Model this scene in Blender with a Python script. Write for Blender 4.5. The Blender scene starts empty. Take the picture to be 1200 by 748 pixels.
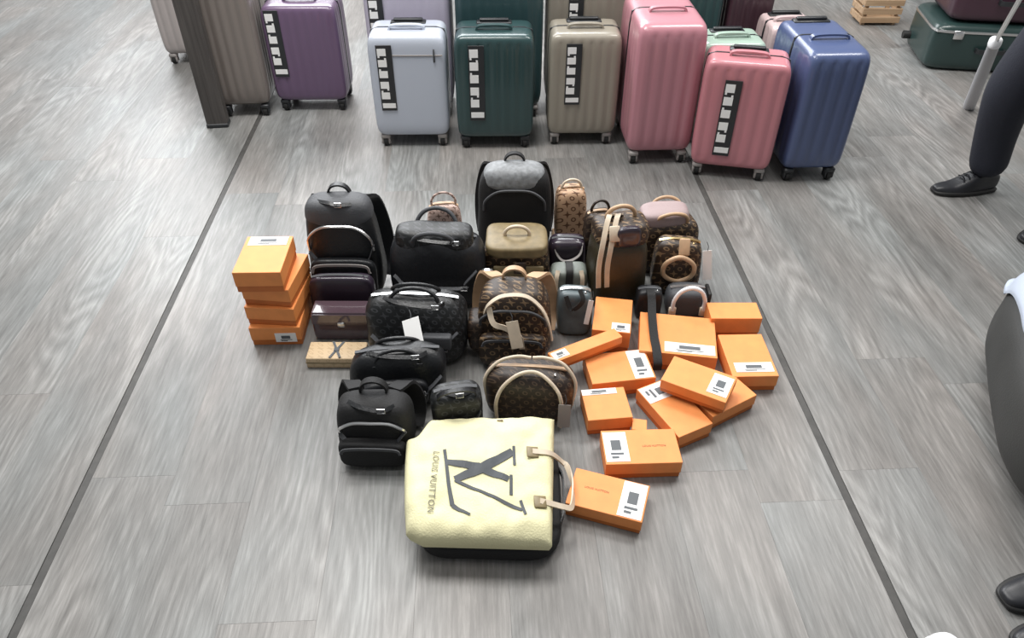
import bpy, bmesh, math, random
from mathutils import Vector, Matrix, noise, Euler
random.seed(11)
S = bpy.context.scene
COL = S.collection
R = math.radians
PI = math.pi

# ------------------------------------------------------------------ camera
cd = bpy.data.cameras.new('camera')
cd.sensor_fit = 'HORIZONTAL'; cd.sensor_width = 36.0; cd.lens = 880 / 1200 * 36
cam = bpy.data.objects.new('camera', cd); COL.objects.link(cam)
cam.location = (0, 0, 1.6); cam.rotation_euler = (R(90 - 40.2), 0, R(-2.7))
S.camera = cam

# ------------------------------------------------------------------ world, lamps, exposure
W = bpy.data.worlds.new('shop_daylight'); S.world = W; W.use_nodes = True
bg = W.node_tree.nodes['Background']
bg.inputs[0].default_value = (0.93, 0.97, 1.0, 1); bg.inputs[1].default_value = 0.19

def area(name, loc, target, sx, sy, power, col):
    l = bpy.data.lights.new(name, 'AREA'); l.shape = 'RECTANGLE'; l.size = sx; l.size_y = sy
    l.energy = power; l.color = col
    o = bpy.data.objects.new(name, l); COL.objects.link(o); o.location = loc
    d = Vector(target) - Vector(loc)
    o.rotation_euler = d.to_track_quat('-Z', 'Y').to_euler()
    return o
area('shop_window_light', (-1.2, 6.9, 3.0), (-0.2, 1.8, 0), 5.0, 3.0, 360, (0.96, 0.98, 1.0))
area('overhead_light', (-0.8, 2.5, 3.3), (-0.8, 2.3, 0), 1.9, 0.9, 88, (1.0, 0.98, 0.95))
area('overhead_light', (0.2, 0.9, 3.3), (0.2, 1.0, 0), 1.8, 0.7, 14, (1.0, 0.98, 0.95))  # extra overhead lamp, added to brighten the foreground floor
area('overhead_light', (2.0, 3.1, 3.3), (2.0, 3.0, 0), 1.8, 0.8, 70, (1.0, 0.98, 0.95))

vs = S.view_settings
vs.view_transform = 'Standard'; vs.look = 'None'; vs.gamma = 1.0; vs.use_curve_mapping = False
vs.exposure = 0.42

# ------------------------------------------------------------------ placing: a pixel of the 1200x748 frame to a point of the world
F = 880.0
_p, _y = R(40.2), R(2.7)
FW = Vector((math.sin(_y) * math.cos(_p), math.cos(_y) * math.cos(_p), -math.sin(_p)))
RT = Vector((math.cos(_y), -math.sin(_y), 0)); UP = RT.cross(FW)
def ray(x, y): return FW * F + RT * (x - 600) + UP * (374 - y)
def at(x, y, z=0.0):
    r = ray(x, y); return Vector((0, 0, 1.6)) + r * ((z - 1.6) / r.z)
def atY(x, y, Y):
    r = ray(x, y); return Vector((0, 0, 1.6)) + r * (Y / r.y)

# ------------------------------------------------------------------ materials
def nt(name):
    m = bpy.data.materials.new(name); m.use_nodes = True
    n = m.node_tree; b = n.nodes['Principled BSDF']
    return m, n, b
def rgba(c): return (c[0], c[1], c[2], 1)
def plain(name, c, rough=0.5, metal=0.0, bump=None, var=None, coat=0.0):
    m, n, b = nt(name)
    b.inputs['Base Color'].default_value = rgba(c); b.inputs['Roughness'].default_value = rough
    b.inputs['Metallic'].default_value = metal; b.inputs['Coat Weight'].default_value = coat
    tc = n.nodes.new('ShaderNodeTexCoord')
    if var:
        t = n.nodes.new('ShaderNodeTexNoise'); t.inputs['Scale'].default_value = var[0]; t.inputs['Detail'].default_value = 4
        n.links.new(tc.outputs['Object'], t.inputs['Vector'])
        r = n.nodes.new('ShaderNodeValToRGB')
        r.color_ramp.elements[0].position = 0.3; r.color_ramp.elements[1].position = 0.7
        r.color_ramp.elements[0].color = rgba([v * (1 - var[1]) for v in c])
        r.color_ramp.elements[1].color = rgba([min(1, v * (1 + var[1])) for v in c])
        n.links.new(t.outputs['Fac'], r.inputs['Fac']); n.links.new(r.outputs['Color'], b.inputs['Base Color'])
    if bump:
        t = n.nodes.new('ShaderNodeTexNoise'); t.inputs['Scale'].default_value = bump[0]; t.inputs['Detail'].default_value = 3
        n.links.new(tc.outputs['Object'], t.inputs['Vector'])
        bp = n.nodes.new('ShaderNodeBump'); bp.inputs['Strength'].default_value = bump[1]; bp.inputs['Distance'].default_value = 0.004
        n.links.new(t.outputs['Fac'], bp.inputs['Height']); n.links.new(bp.outputs['Normal'], b.inputs['Normal'])
    return m
def mathn(n, op, a, b=None, c=None):
    x = n.nodes.new('ShaderNodeMath'); x.operation = op
    for i, v in enumerate((a, b, c)):
        if v is None: continue
        if isinstance(v, (int, float)): x.inputs[i].default_value = v
        else: n.links.new(v, x.inputs[i])
    return x.outputs[0]
def patterned(name, base, motif, size=0.035, rough=0.55, amount=1.0):
    """printed canvas: rows of little four-petal flowers and dots"""
    m, n, b = nt(name)
    tc = n.nodes.new('ShaderNodeTexCoord'); sp = n.nodes.new('ShaderNodeSeparateXYZ')
    n.links.new(tc.outputs['Object'], sp.inputs[0])
    u = mathn(n, 'DIVIDE', mathn(n, 'ADD', sp.outputs[0], sp.outputs[1]), size)
    v = mathn(n, 'DIVIDE', mathn(n, 'ADD', sp.outputs[2], mathn(n, 'MULTIPLY', sp.outputs[1], 0.8)), size)
    def cell(u, v):
        fu = mathn(n, 'ABSOLUTE', mathn(n, 'SUBTRACT', mathn(n, 'FRACT', u), 0.5))
        fv = mathn(n, 'ABSOLUTE', mathn(n, 'SUBTRACT', mathn(n, 'FRACT', v), 0.5))
        d = mathn(n, 'SQRT', mathn(n, 'ADD', mathn(n, 'MULTIPLY', fu, fu), mathn(n, 'MULTIPLY', fv, fv)))
        return fu, fv, d
    fu, fv, d = cell(u, v)
    flower = mathn(n, 'MULTIPLY', mathn(n, 'LESS_THAN', mathn(n, 'MULTIPLY', fu, fv), 0.009), mathn(n, 'LESS_THAN', d, 0.34))
    fu2, fv2, d2 = cell(mathn(n, 'ADD', u, 0.5), mathn(n, 'ADD', v, 0.5))
    ringm = mathn(n, 'MULTIPLY', mathn(n, 'GREATER_THAN', d2, 0.11), mathn(n, 'LESS_THAN', d2, 0.21))
    f = mathn(n, 'MULTIPLY', mathn(n, 'MAXIMUM', flower, ringm), amount)
    mix = n.nodes.new('ShaderNodeMix'); mix.data_type = 'RGBA'
    n.links.new(f, mix.inputs['Factor'])
    mix.inputs['A'].default_value = rgba(base); mix.inputs['B'].default_value = rgba(motif)
    n.links.new(mix.outputs['Result'], b.inputs['Base Color'])
    b.inputs['Roughness'].default_value = rough
    t = n.nodes.new('ShaderNodeTexNoise'); t.inputs['Scale'].default_value = 260
    n.links.new(tc.outputs['Object'], t.inputs['Vector'])
    bp = n.nodes.new('ShaderNodeBump'); bp.inputs['Strength'].default_value = 0.25; bp.inputs['Distance'].default_value = 0.002
    n.links.new(t.outputs['Fac'], bp.inputs['Height']); n.links.new(bp.outputs['Normal'], b.inputs['Normal'])
    return m
def wood_floor():
    m, n, b = nt('grey_oak')
    tc = n.nodes.new('ShaderNodeTexCoord'); oi = n.nodes.new('ShaderNodeObjectInfo')
    off = n.nodes.new('ShaderNodeCombineXYZ')
    n.links.new(mathn(n, 'MULTIPLY', oi.outputs['Random'], 37.0), off.inputs[0])
    n.links.new(mathn(n, 'MULTIPLY', oi.outputs['Random'], 91.0), off.inputs[1])
    add = n.nodes.new('ShaderNodeVectorMath'); add.operation = 'ADD'
    n.links.new(tc.outputs['Object'], add.inputs[0]); n.links.new(off.outputs[0], add.inputs[1])
    def ns(sc, detail=3, rough=.5):
        mp = n.nodes.new('ShaderNodeMapping'); mp.inputs['Scale'].default_value = sc
        n.links.new(add.outputs[0], mp.inputs[0])
        t = n.nodes.new('ShaderNodeTexNoise'); t.inputs['Scale'].default_value = 1.0; t.inputs['Detail'].default_value = detail; t.inputs['Roughness'].default_value = rough
        n.links.new(mp.outputs[0], t.inputs['Vector']); return t
    # growth rings cut by the plank face make the cathedral figure
    n0 = ns((4.2, 0.75, 1), 1.5)
    ringw = mathn(n, 'ABSOLUTE', mathn(n, 'SUBTRACT', mathn(n, 'FRACT', mathn(n, 'MULTIPLY', n0.outputs['Fac'], 22.0)), 0.5))
    where = ns((3.0, 0.8, 1), 1)
    wm = mathn(n, 'SMOOTH_MIN', mathn(n, 'MAXIMUM', mathn(n, 'MULTIPLY', mathn(n, 'SUBTRACT', where.outputs['Fac'], .42), 5.0), 0.12), 1.0, .1)
    n1 = ns((120, 9.0, 1), 4, .6)          # short pores
    n2 = ns((20, 1.3, 1), 3)               # long streaks
    n3 = ns((2.2, 1.6, 1), 2)              # cloudy wear
    g = mathn(n, 'ADD', mathn(n, 'MULTIPLY', n1.outputs['Fac'], 0.58), mathn(n, 'MULTIPLY', n2.outputs['Fac'], 0.36))
    g = mathn(n, 'ADD', g, mathn(n, 'MULTIPLY', mathn(n, 'MULTIPLY', ringw, wm), 0.33))
    g = mathn(n, 'ADD', g, mathn(n, 'MULTIPLY', n3.outputs['Fac'], 0.22))
    g = mathn(n, 'ADD', g, mathn(n, 'MULTIPLY', mathn(n, 'SUBTRACT', oi.outputs['Random'], 0.5), 0.045))
    cr = n.nodes.new('ShaderNodeValToRGB')
    e = cr.color_ramp.elements
    e[0].position = 0.36; e[0].color = (0.098, 0.096, 0.093, 1)
    e[1].position = 0.88; e[1].color = (0.340, 0.336, 0.330, 1)
    k = cr.color_ramp.elements.new(0.64); k.color = (0.205, 0.202, 0.197, 1)
    n.links.new(g, cr.inputs['Fac'])
    tint = ns((2.6, 1.1, 1), 2)
    tr = n.nodes.new('ShaderNodeValToRGB'); tr.color_ramp.elements[0].position = .35; tr.color_ramp.elements[1].position = .65
    tr.color_ramp.elements[0].color = (1.0, .955, .925, 1); tr.color_ramp.elements[1].color = (.955, 1.0, 1.01, 1)
    n.links.new(tint.outputs['Fac'], tr.inputs['Fac'])
    mx = n.nodes.new('ShaderNodeMix'); mx.data_type = 'RGBA'; mx.blend_type = 'MULTIPLY'; mx.inputs['Factor'].default_value = 1.0
    n.links.new(cr.outputs['Color'], mx.inputs['A']); n.links.new(tr.outputs['Color'], mx.inputs['B'])
    n.links.new(mx.outputs['Result'], b.inputs['Base Color'])
    b.inputs['Roughness'].default_value = 0.40
    bp = n.nodes.new('ShaderNodeBump'); bp.inputs['Strength'].default_value = 0.35; bp.inputs['Distance'].default_value = 0.0015
    n.links.new(n1.outputs['Fac'], bp.inputs['Height']); n.links.new(bp.outputs['Normal'], b.inputs['Normal'])
    return m
def streak_wood(name, a, c, scale=(70, 70, 3)):
    m, n, b = nt(name)
    tc = n.nodes.new('ShaderNodeTexCoord'); mp = n.nodes.new('ShaderNodeMapping'); mp.inputs['Scale'].default_value = scale
    n.links.new(tc.outputs['Object'], mp.inputs[0])
    t = n.nodes.new('ShaderNodeTexNoise'); t.inputs['Scale'].default_value = 1; t.inputs['Detail'].default_value = 4
    n.links.new(mp.outputs[0], t.inputs['Vector'])
    r = n.nodes.new('ShaderNodeValToRGB'); r.color_ramp.elements[0].position = .3; r.color_ramp.elements[1].position = .7
    r.color_ramp.elements[0].color = rgba(a); r.color_ramp.elements[1].color = rgba(c)
    n.links.new(t.outputs['Fac'], r.inputs['Fac']); n.links.new(r.outputs['Color'], b.inputs['Base Color'])
    b.inputs['Roughness'].default_value = .55
    return m

M = {}
M['floor'] = wood_floor()
M['wall'] = plain('off_white_paint', (0.62, 0.61, 0.60), 0.8, bump=(90, .08))
M['subfloor'] = plain('grey_subfloor', (0.11, 0.108, 0.104), 0.8)
M['seam'] = plain('grey_seam_strip', (0.060, 0.058, 0.055), 0.6, var=(30, 0.2))
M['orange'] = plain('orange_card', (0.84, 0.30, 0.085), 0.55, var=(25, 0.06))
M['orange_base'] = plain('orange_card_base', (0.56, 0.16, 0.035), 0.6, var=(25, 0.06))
M['sticker'] = plain('white_paper', (0.86, 0.86, 0.85), 0.5)
M['print'] = plain('grey_print', (0.10, 0.11, 0.12), 0.6)
M['brownprint'] = plain('brown_print', (0.20, 0.06, 0.02), 0.6)
M['black'] = plain('black_leather', (0.010, 0.011, 0.013), 0.42, bump=(120, 0.3))
M['blackn'] = plain('black_nylon', (0.012, 0.013, 0.016), 0.5, bump=(45, 0.5))
M['blackmatt'] = plain('black_matt_fabric', (0.008, 0.008, 0.009), 0.75, bump=(150, 0.3))
M['charcoal'] = plain('charcoal_fabric', (0.062, 0.065, 0.072), 0.6, bump=(180, 0.3))
M['blackmono'] = patterned('black_printed_canvas', (0.009, 0.010, 0.011), (0.044, 0.046, 0.050), 0.04, 0.5)
M['mono'] = patterned('brown_printed_canvas', (0.030, 0.017, 0.010), (0.20, 0.13, 0.07), 0.04, 0.5)
M['monodark'] = patterned('dark_brown_printed_canvas', (0.022, 0.013, 0.009), (0.085, 0.055, 0.035), 0.036, 0.5)
M['olive'] = plain('olive_tan_leather', (0.215, 0.165, 0.085), 0.5, var=(40, 0.2))
M['tan'] = plain('tan_leather', (0.50, 0.33, 0.20), 0.5, var=(30, 0.12))
M['paletan'] = plain('pale_tan_leather', (0.62, 0.52, 0.40), 0.5, var=(30, 0.1))
M['beigemono'] = patterned('beige_printed_canvas', (0.60, 0.45, 0.28), (0.44, 0.31, 0.18), 0.03, 0.5, 0.6)
M['pinkmono'] = patterned('pinkish_printed_canvas', (0.52, 0.38, 0.33), (0.16, 0.10, 0.08), 0.032, 0.5)
M['tanmono'] = patterned('light_tan_printed_canvas', (0.50, 0.32, 0.20), (0.13, 0.06, 0.03), 0.045, 0.5)
M['mauve'] = plain('dark_mauve_patent', (0.075, 0.048, 0.060), 0.16, coat=1.0)
M['purpleblack'] = plain('purple_black_leather', (0.028, 0.020, 0.032), 0.3, coat=0.3)
M['dusk'] = plain('dusky_mauve_fabric', (0.33, 0.25, 0.25), 0.6, bump=(60, 0.4))
M['greygreen'] = plain('grey_green_leather', (0.165, 0.185, 0.165), 0.45, var=(30, 0.2))
M['bluegrey'] = plain('blue_grey_leather', (0.10, 0.125, 0.135), 0.4, var=(30, 0.2))
M['oliveblack'] = plain('dark_olive_leather', (0.030, 0.024, 0.012), 0.4, bump=(100, 0.3))
M['littop'] = plain('lit_top_grey', (0.20, 0.21, 0.22), 0.6, bump=(60, .5), var=(60, .25))  # paler grey paints in the light falling on the tall backpack's top
M['silver'] = plain('silver_metal', (0.75, 0.75, 0.75), 0.28, 1.0)
M['brass'] = plain('brass_metal', (0.70, 0.52, 0.25), 0.3, 1.0)
M['cream'] = plain('cream_canvas', (0.73, 0.69, 0.43), 0.75, bump=(220, 0.35), var=(9, 0.04))
M['ink'] = plain('charcoal_ink', (0.045, 0.052, 0.06), 0.6)
M['inkfaint'] = plain('faded_olive_ink', (0.15, 0.14, 0.10), 0.6)
M['rubber'] = plain('black_rubber', (0.012, 0.012, 0.012), 0.6)
M['wheelgrey'] = plain('grey_wheel_plastic', (0.30, 0.28, 0.27), 0.45)
M['darkplastic'] = plain('dark_plastic', (0.022, 0.024, 0.027), 0.4)
M['post'] = streak_wood('dark_stained_wood', (0.040, 0.035, 0.033), (0.085, 0.077, 0.072))
M['crate'] = streak_wood('pale_pine', (0.34, 0.22, 0.13), (0.50, 0.35, 0.22), (4, 60, 60))
M['navy'] = plain('navy_cloth', (0.014, 0.016, 0.027), 0.8, bump=(200, 0.3))
M['coat'] = plain('black_jacket_cloth', (0.015, 0.016, 0.02), 0.8)
M['skin'] = plain('skin_tone', (0.52, 0.32, 0.23), 0.5)
M['hair'] = plain('black_hair', (0.012, 0.009, 0.008), 0.5)
M['shoe'] = plain('black_shoe_leather', (0.018, 0.019, 0.023), 0.4)
M['white'] = plain('white_leather', (0.85, 0.86, 0.88), 0.45)
M['seat'] = plain('charcoal_upholstery', (0.030, 0.031, 0.030), 0.6, bump=(200, 0.2))
M['palepad'] = plain('pale_blue_grey_cloth', (0.42, 0.47, 0.56), 0.5, bump=(30, 0.3))

# ------------------------------------------------------------------ mesh helpers
def obj(name, bm, mat, parent=None, loc=(0, 0, 0), rot=(0, 0, 0), smooth=True):
    bmesh.ops.recalc_face_normals(bm, faces=bm.faces)
    me = bpy.data.meshes.new(name); bm.to_mesh(me); bm.free()
    if smooth:
        for p in me.polygons: p.use_smooth = True
        try: me.set_sharp_from_angle(angle=R(50))
        except Exception: pass
    me.materials.append(mat)
    o = bpy.data.objects.new(name, me); COL.objects.link(o)
    o.location = loc; o.rotation_euler = rot
    if parent: o.parent = parent
    return o
def thing(name, label, cat, loc=(0, 0, 0), rot=(0, 0, 0), group=None):
    o = bpy.data.objects.new(name, None); COL.objects.link(o); o.empty_display_size = 0.05
    o.location = loc; o.rotation_euler = rot
    o['label'] = label; o['category'] = cat
    if group: o['group'] = group
    return o
def tag(o, label, cat, group=None):
    o['label'] = label; o['category'] = cat
    if group: o['group'] = group
    return o
def rbox(bm, sx, sy, sz, c=(0, 0, 0), r=0.002, seg=1):
    """box with bevelled edges, centred on c"""
    res = bmesh.ops.create_cube(bm, size=1.0)
    vs_ = res['verts']
    bmesh.ops.scale(bm, vec=(sx, sy, sz), verts=vs_); bmesh.ops.translate(bm, vec=c, verts=vs_)
    if r:
        es = list({e for v in vs_ for e in v.link_edges})
        bmesh.ops.bevel(bm, geom=es, offset=min(r, .45 * min(sx, sy, sz)), segments=seg, profile=0.5, affect='EDGES')
    return bm
def sbox(bm, sx, sy, sz, e=6.0, n=12, tx=0.0, ty=0.0, bulge=0.0, nz=0.0, c=(0, 0, 0), groove=None, seed=0.0, freq=9.0, fn=None):
    """soft box standing on z=0: superellipsoid of exponent e, taper tx/ty towards the top, belly bulge, crumple nz"""
    idx = {}
    def vert(p):
        k = tuple(round(v, 5) for v in p)
        if k in idx: return idx[k]
        x, y, z = p
        L = (abs(x) ** e + abs(y) ** e + abs(z) ** e) ** (1 / e)
        q = Vector((x / L, y / L, z / L))
        t = (q.z + 1) / 2
        b = 1 + bulge * math.sin(PI * t)
        w = Vector((q.x * sx / 2 * (1 + tx * t) * b, q.y * sy / 2 * (1 + ty * t) * b, t * sz))
        if groove and abs(y) > .999 and abs(q.x) < .86 and .07 < t < .93:
            w.y -= math.copysign(groove[1] * (0.5 - 0.5 * math.cos(2 * PI * w.x / groove[0])) ** 3, w.y)
        if groove and abs(x) > .999 and abs(q.y) < .8 and .07 < t < .93:
            w.x -= math.copysign(groove[1] * (0.5 - 0.5 * math.cos(2 * PI * (w.y + groove[0] / 2) / groove[0])) ** 3, w.x)
        if nz:
            s = Vector((w.x * freq + seed, w.y * freq, w.z * freq))
            d = noise.noise_vector(s) * nz
            w += Vector((d.x, d.y, d.z * (1 if t > .15 else 0)))
            if w.z < 0: w.z = 0
        if fn: w = fn(w)
        v = bm.verts.new(w + Vector(c)); idx[k] = v
        return v
    g = [-1 + 2 * i / n for i in range(n + 1)]
    for ax in range(3):
        for s in (-1, 1):
            for i in range(n):
                for j in range(n):
                    def P(a, b):
                        l = [0, 0, 0]; l[ax] = s; l[(ax + 1) % 3] = g[a]; l[(ax + 2) % 3] = g[b]
                        return vert(l)
                    f = [P(i, j), P(i + 1, j), P(i + 1, j + 1), P(i, j + 1)]
                    if len(set(f)) == 4:
                        try: bm.faces.new(f)
                        except ValueError: pass
    return bm
def smoothpath(pts, n=6, closed=False):
    pts = [Vector(p) for p in pts]
    out = []
    N = len(pts)
    rng = range(N if closed else N - 1)
    for i in rng:
        p1, p2 = pts[i], pts[(i + 1) % N]
        p0 = pts[(i - 1) % N] if (closed or i > 0) else p1 * 2 - p2
        p3 = pts[(i + 2) % N] if (closed or i + 2 < N) else p2 * 2 - p1
        for k in range(n):
            t = k / n
            out.append(0.5 * ((2 * p1) + (p2 - p0) * t + (2 * p0 - 5 * p1 + 4 * p2 - p3) * t * t + (3 * p1 - p0 - 3 * p2 + p3) * t ** 3))
    if not closed: out.append(pts[-1])
    return out
def tube(bm, pts, r=0.005, seg=8, n=6, closed=False, smooth=True):
    P = smoothpath(pts, n, closed) if smooth else [Vector(p) for p in pts]
    rings = []
    N = len(P); prev = None
    for i, p in enumerate(P):
        a = P[(i - 1) % N] if (closed or i > 0) else p
        b = P[(i + 1) % N] if (closed or i < N - 1) else p
        t = (b - a).normalized()
        if prev is None: u = t.orthogonal().normalized()
        else:
            u = prev - t * prev.dot(t)
            u = u.normalized() if u.length > 1e-6 else t.orthogonal().normalized()
        prev = u; w = t.cross(u)
        rr = r[min(len(r) - 1, int(i * len(r) / N))] if isinstance(r, (list, tuple)) else r
        rings.append([bm.verts.new(p + (u * math.cos(2 * PI * k / seg) + w * math.sin(2 * PI * k / seg)) * rr) for k in range(seg)])
    for i in range(N if closed else N - 1):
        A, B = rings[i], rings[(i + 1) % N]
        for k in range(seg): bm.faces.new((A[k], A[(k + 1) % seg], B[(k + 1) % seg], B[k]))
    if not closed:
        bm.faces.new(rings[0][::-1]); bm.faces.new(rings[-1])
    return bm
def ribbon(bm, pts, w=0.02, th=0.003, side=(0, 1, 0), n=6, closed=False, smooth=True):
    P = smoothpath(pts, n, closed) if smooth else [Vector(p) for p in pts]
    s0 = Vector(side); N = len(P); rings = []
    for i, p in enumerate(P):
        a = P[(i - 1) % N] if (closed or i > 0) else p
        b = P[(i + 1) % N] if (closed or i < N - 1) else p
        t = (b - a).normalized()
        s = s0 - t * s0.dot(t)
        s = s.normalized() if s.length > 1e-5 else t.orthogonal().normalized()
        nn = t.cross(s).normalized()
        rings.append([bm.verts.new(p + s * (w / 2 * i1) + nn * (th / 2 * j1)) for i1, j1 in ((-1, -1), (1, -1), (1, 1), (-1, 1))])
    for i in range(N if closed else N - 1):
        A, B = rings[i], rings[(i + 1) % N]
        for k in range(4): bm.faces.new((A[k], A[(k + 1) % 4], B[(k + 1) % 4], B[k]))
    if not closed:
        bm.faces.new(rings[0][::-1]); bm.faces.new(rings[-1])
    return bm
def cyl(bm, p0, p1, r, seg=14, r2=None):
    p0, p1 = Vector(p0), Vector(p1); d = p1 - p0
    res = bmesh.ops.create_cone(bm, cap_ends=True, segments=seg, radius1=r, radius2=r if r2 is None else r2, depth=d.length)
    m = Matrix.Translation((p0 + p1) / 2) @ d.to_track_quat('Z', 'Y').to_matrix().to_4x4()
    bmesh.ops.transform(bm, matrix=m, verts=res['verts'])
    return bm
def new(): return bmesh.new()
def extrude_poly(bm, pts2, z0, z1, f=lambda x, y, z: (x, y, z)):
    a = [bm.verts.new(f(x, y, z0)) for x, y in pts2]; b = [bm.verts.new(f(x, y, z1)) for x, y in pts2]
    bm.faces.new(a[::-1]); bm.faces.new(b)
    for i in range(len(a)):
        j = (i + 1) % len(a); bm.faces.new((a[i], a[j], b[j], b[i]))
    return bm

# ================================================================== SETTING
bm = new(); rbox(bm, 11.0, 7.6, 0.05, (0, 3.6, -0.033), 0)
floor = obj('floor', bm, M['subfloor'], smooth=False); floor['kind'] = 'structure'
XL, XR, SW = -1.060, 0.918, 0.022
PW, PLN, GAP = (XR - XL - SW) / 9, 1.45, 0.0002
def plank_mesh(w):
    b = new(); rbox(b, w - GAP, PLN - GAP, 0.008, (0, 0, -0.004), 0.0002)
    me = bpy.data.meshes.new('plank'); b.to_mesh(me); b.free(); me.materials.append(M['floor']); return me
pm = plank_mesh(PW)
rows = [XL + SW / 2 + PW * (i + .5) for i in range(9)]
rows += [XL - SW / 2 - PW * (i + .5) for i in range(13)] + [XR + SW / 2 + PW * (i + .5) for i in range(13)]
for x in rows:
    y0 = 0.25 - random.random() * 0.9
    for k in range(6):
        yc = y0 + PLN * (k + .5)
        if yc - PLN / 2 > 6.6 or yc + PLN / 2 < .3: continue
        o = bpy.data.objects.new('plank', pm); COL.objects.link(o); o.parent = floor; o.location = (x, yc, 0)
for i, x in enumerate((XL, XR)):
    bm = new(); rbox(bm, SW - .002, 7.0, .007, (x, 3.4, -.0050), .0008)
    o = obj('trim_%d' % (i + 1), bm, M['seam'], smooth=False); o['kind'] = 'structure'

for nm, c, d in (('wall_back', (0, 7.46, 1.7), (11.0, .10, 3.44)), ('wall_left', (-5.56, 3.6, 1.7), (.10, 7.8, 3.44)), ('wall_right', (5.56, 3.6, 1.7), (.10, 7.8, 3.44))):
    bm = new(); rbox(bm, *d, c, 0); o = obj(nm, bm, M['wall'], smooth=False); o['kind'] = 'structure'

# ================================================================== SUITCASES
wheel_me = None
def suitcase(label, x, y, w, d, h, col, yaw=0.0, strip=None, group='upright suitcases in the display row', rib=0.042, rough=0.30,
             wheelmat='wheelgrey', extra=None, band='dark', dark_col=None, coat=.35, n=30, flat=False, z=0, handles=True, name='suitcase'):
    """front face at local y=-d/2; (x,y) is the middle of its foot"""
    mat = plain('shell_' + label.split(' suitcase')[0].replace(' ', '_'), col, rough, coat=coat, bump=(300, .12))
    t = thing(name, label, 'suitcase', (x, y, z), (0, 0, R(yaw)), group)
    zb = 0.0 if flat else 0.052
    hb = h - zb
    sh = obj('shell', sbox(new(), w, d, hb, e=11, n=n, groove=(rib, .0045) if rib else None, bulge=.008), mat, t, (0, 0, zb))
    # the zip band that runs round the middle
    b = new(); sbox(b, w + .004, .012, hb + .004, e=14, n=8)
    obj('zipper', b, M['darkplastic'] if band == 'dark' else plain('band_' + label[:14].replace(' ', '_'), dark_col, .5), t, (0, 0, zb - .002))
    # corner-bound rim on both halves
    if not flat:
        for sx in (-1, 1):
            for sy in (-1, 1):
                b = new(); rbox(b, .042, .042, .022, (0, 0, .047), .006); rbox(b, .010, .036, .03, (-.014, 0, .026), .003); rbox(b, .010, .036, .03, (.014, 0, .026), .003)
                c = obj('caster', b, M[wheelmat], t, (sx * (w / 2 - .035), sy * (d / 2 - .032), 0))
                b = new(); cyl(b, (-.009, 0, .0225), (.009, 0, .0225), .0225, 16); cyl(b, (-.011, 0, .0225), (.011, 0, .0225), .011, 10)
                obj('wheel', b, M['rubber'], c)
    if handles and not flat:
        b = new(); ribbon(b, [(-.075, 0, 0), (-.062, 0, .016), (0, 0, .020), (.062, 0, .016), (.075, 0, 0)], .024, .008)
        obj('top_handle', b, mat, t, (0, -d * .12, h - .002))
        b = new(); rbox(b, .15, .045, .012, (0, 0, 0), .004); obj('handle_socket', b, M['darkplastic'], t, (0, d / 2 - .055, h))
        b = new(); rbox(b, .125, .022, .012, (0, 0, .012), .005, 2); obj('trolley_grip', b, M['darkplastic'], t, (0, d / 2 - .055, h))
    if strip:
        sx, s0, s1 = strip                         # x of strip, bottom and top heights as shares of h
        H = (s1 - s0) * h; b = new(); rbox(b, .066, .0025, H, (0, 0, 0), .0008)
        sp = obj('hanging_tag', b, M['darkplastic'], t, (sx, -d / 2 - .0035, h * (s0 + s1) / 2), (0, 0, 0), False)
        for k in range(5):
            zc = H / 2 - H * (.075 + .165 * k) - .008; s = .036
            b = new()
            rbox(b, s, .0014, H * .105, (-.010, -.0016, zc), 0)
            rbox(b, s * .22, .0014, H * .03, (-.010 + (s * .36 if k % 2 else -s * .36), -.0016, zc + H * (.066 if k % 3 else -.066)), 0)
            obj('letter_block', b, M['sticker'], sp, smooth=False)
        b = new(); rbox(b, .056, .0014, H * .075, (0, -.0016, -H / 2 + H * .08), 0); obj('white_panel', b, M['sticker'], sp, smooth=False)
    return t, mat

YAW = -2.0
# front row
s, m_ = suitcase('purple ribbed suitcase with a white-lettered tag, leftmost of the tagged suitcases', -.800, 3.625, .345, .235, .50, (.135, .085, .155), YAW, (-.118, .36, .97), wheelmat='darkplastic')
s, m_ = suitcase('pale silver-blue small suitcase with a zipped front pocket and lettered tag', -.290, 3.225, .325, .225, .500, (.48, .52, .60), YAW, (-.092, .36, .93), rib=0, wheelmat='wheelgrey')
for nm, args, loc in (('pocket_zipper', (.21, .003, .006), (.045, -.114, .42)), ('zipper_pull', (.007, .006, .055), (.115, -.1165, .42))):
    b = new(); rbox(b, *args, (0, 0, 0), .001); obj(nm, b, M['charcoal'] if nm == 'zipper_pull' else M['wheelgrey'], s, loc)
suitcase('dark green small suitcase with a lettered tag, in the middle of the front row', .075, 3.19, .335, .225, .505, (.026, .060, .062), YAW, (-.075, .28, .93), wheelmat='darkplastic')
suitcase('champagne small suitcase with a lettered tag, left of the tall pink suitcase', .460, 3.205, .305, .225, .50, (.275, .250, .205), YAW, (-.050, .40, .93))
suitcase('tall pink suitcase seen from its narrow side, between champagne and small pink', .770, 3.115, .280, .43, .600, (.46, .205, .245), 0, None, rib=.05)
suitcase('small pink suitcase with a lettered tag, turned slightly, in front of the blue one', 1.062, 2.855, .325, .195, .500, (.50, .195, .225), -15, (-.045, .22, .86), rib=.05)
suitcase('dark blue tall suitcase at the right end of the row, seen from its narrow side', 1.375, 2.930, .245, .42, .545, (.070, .098, .205), 0, None, rib=.05, wheelmat='darkplastic')
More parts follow.
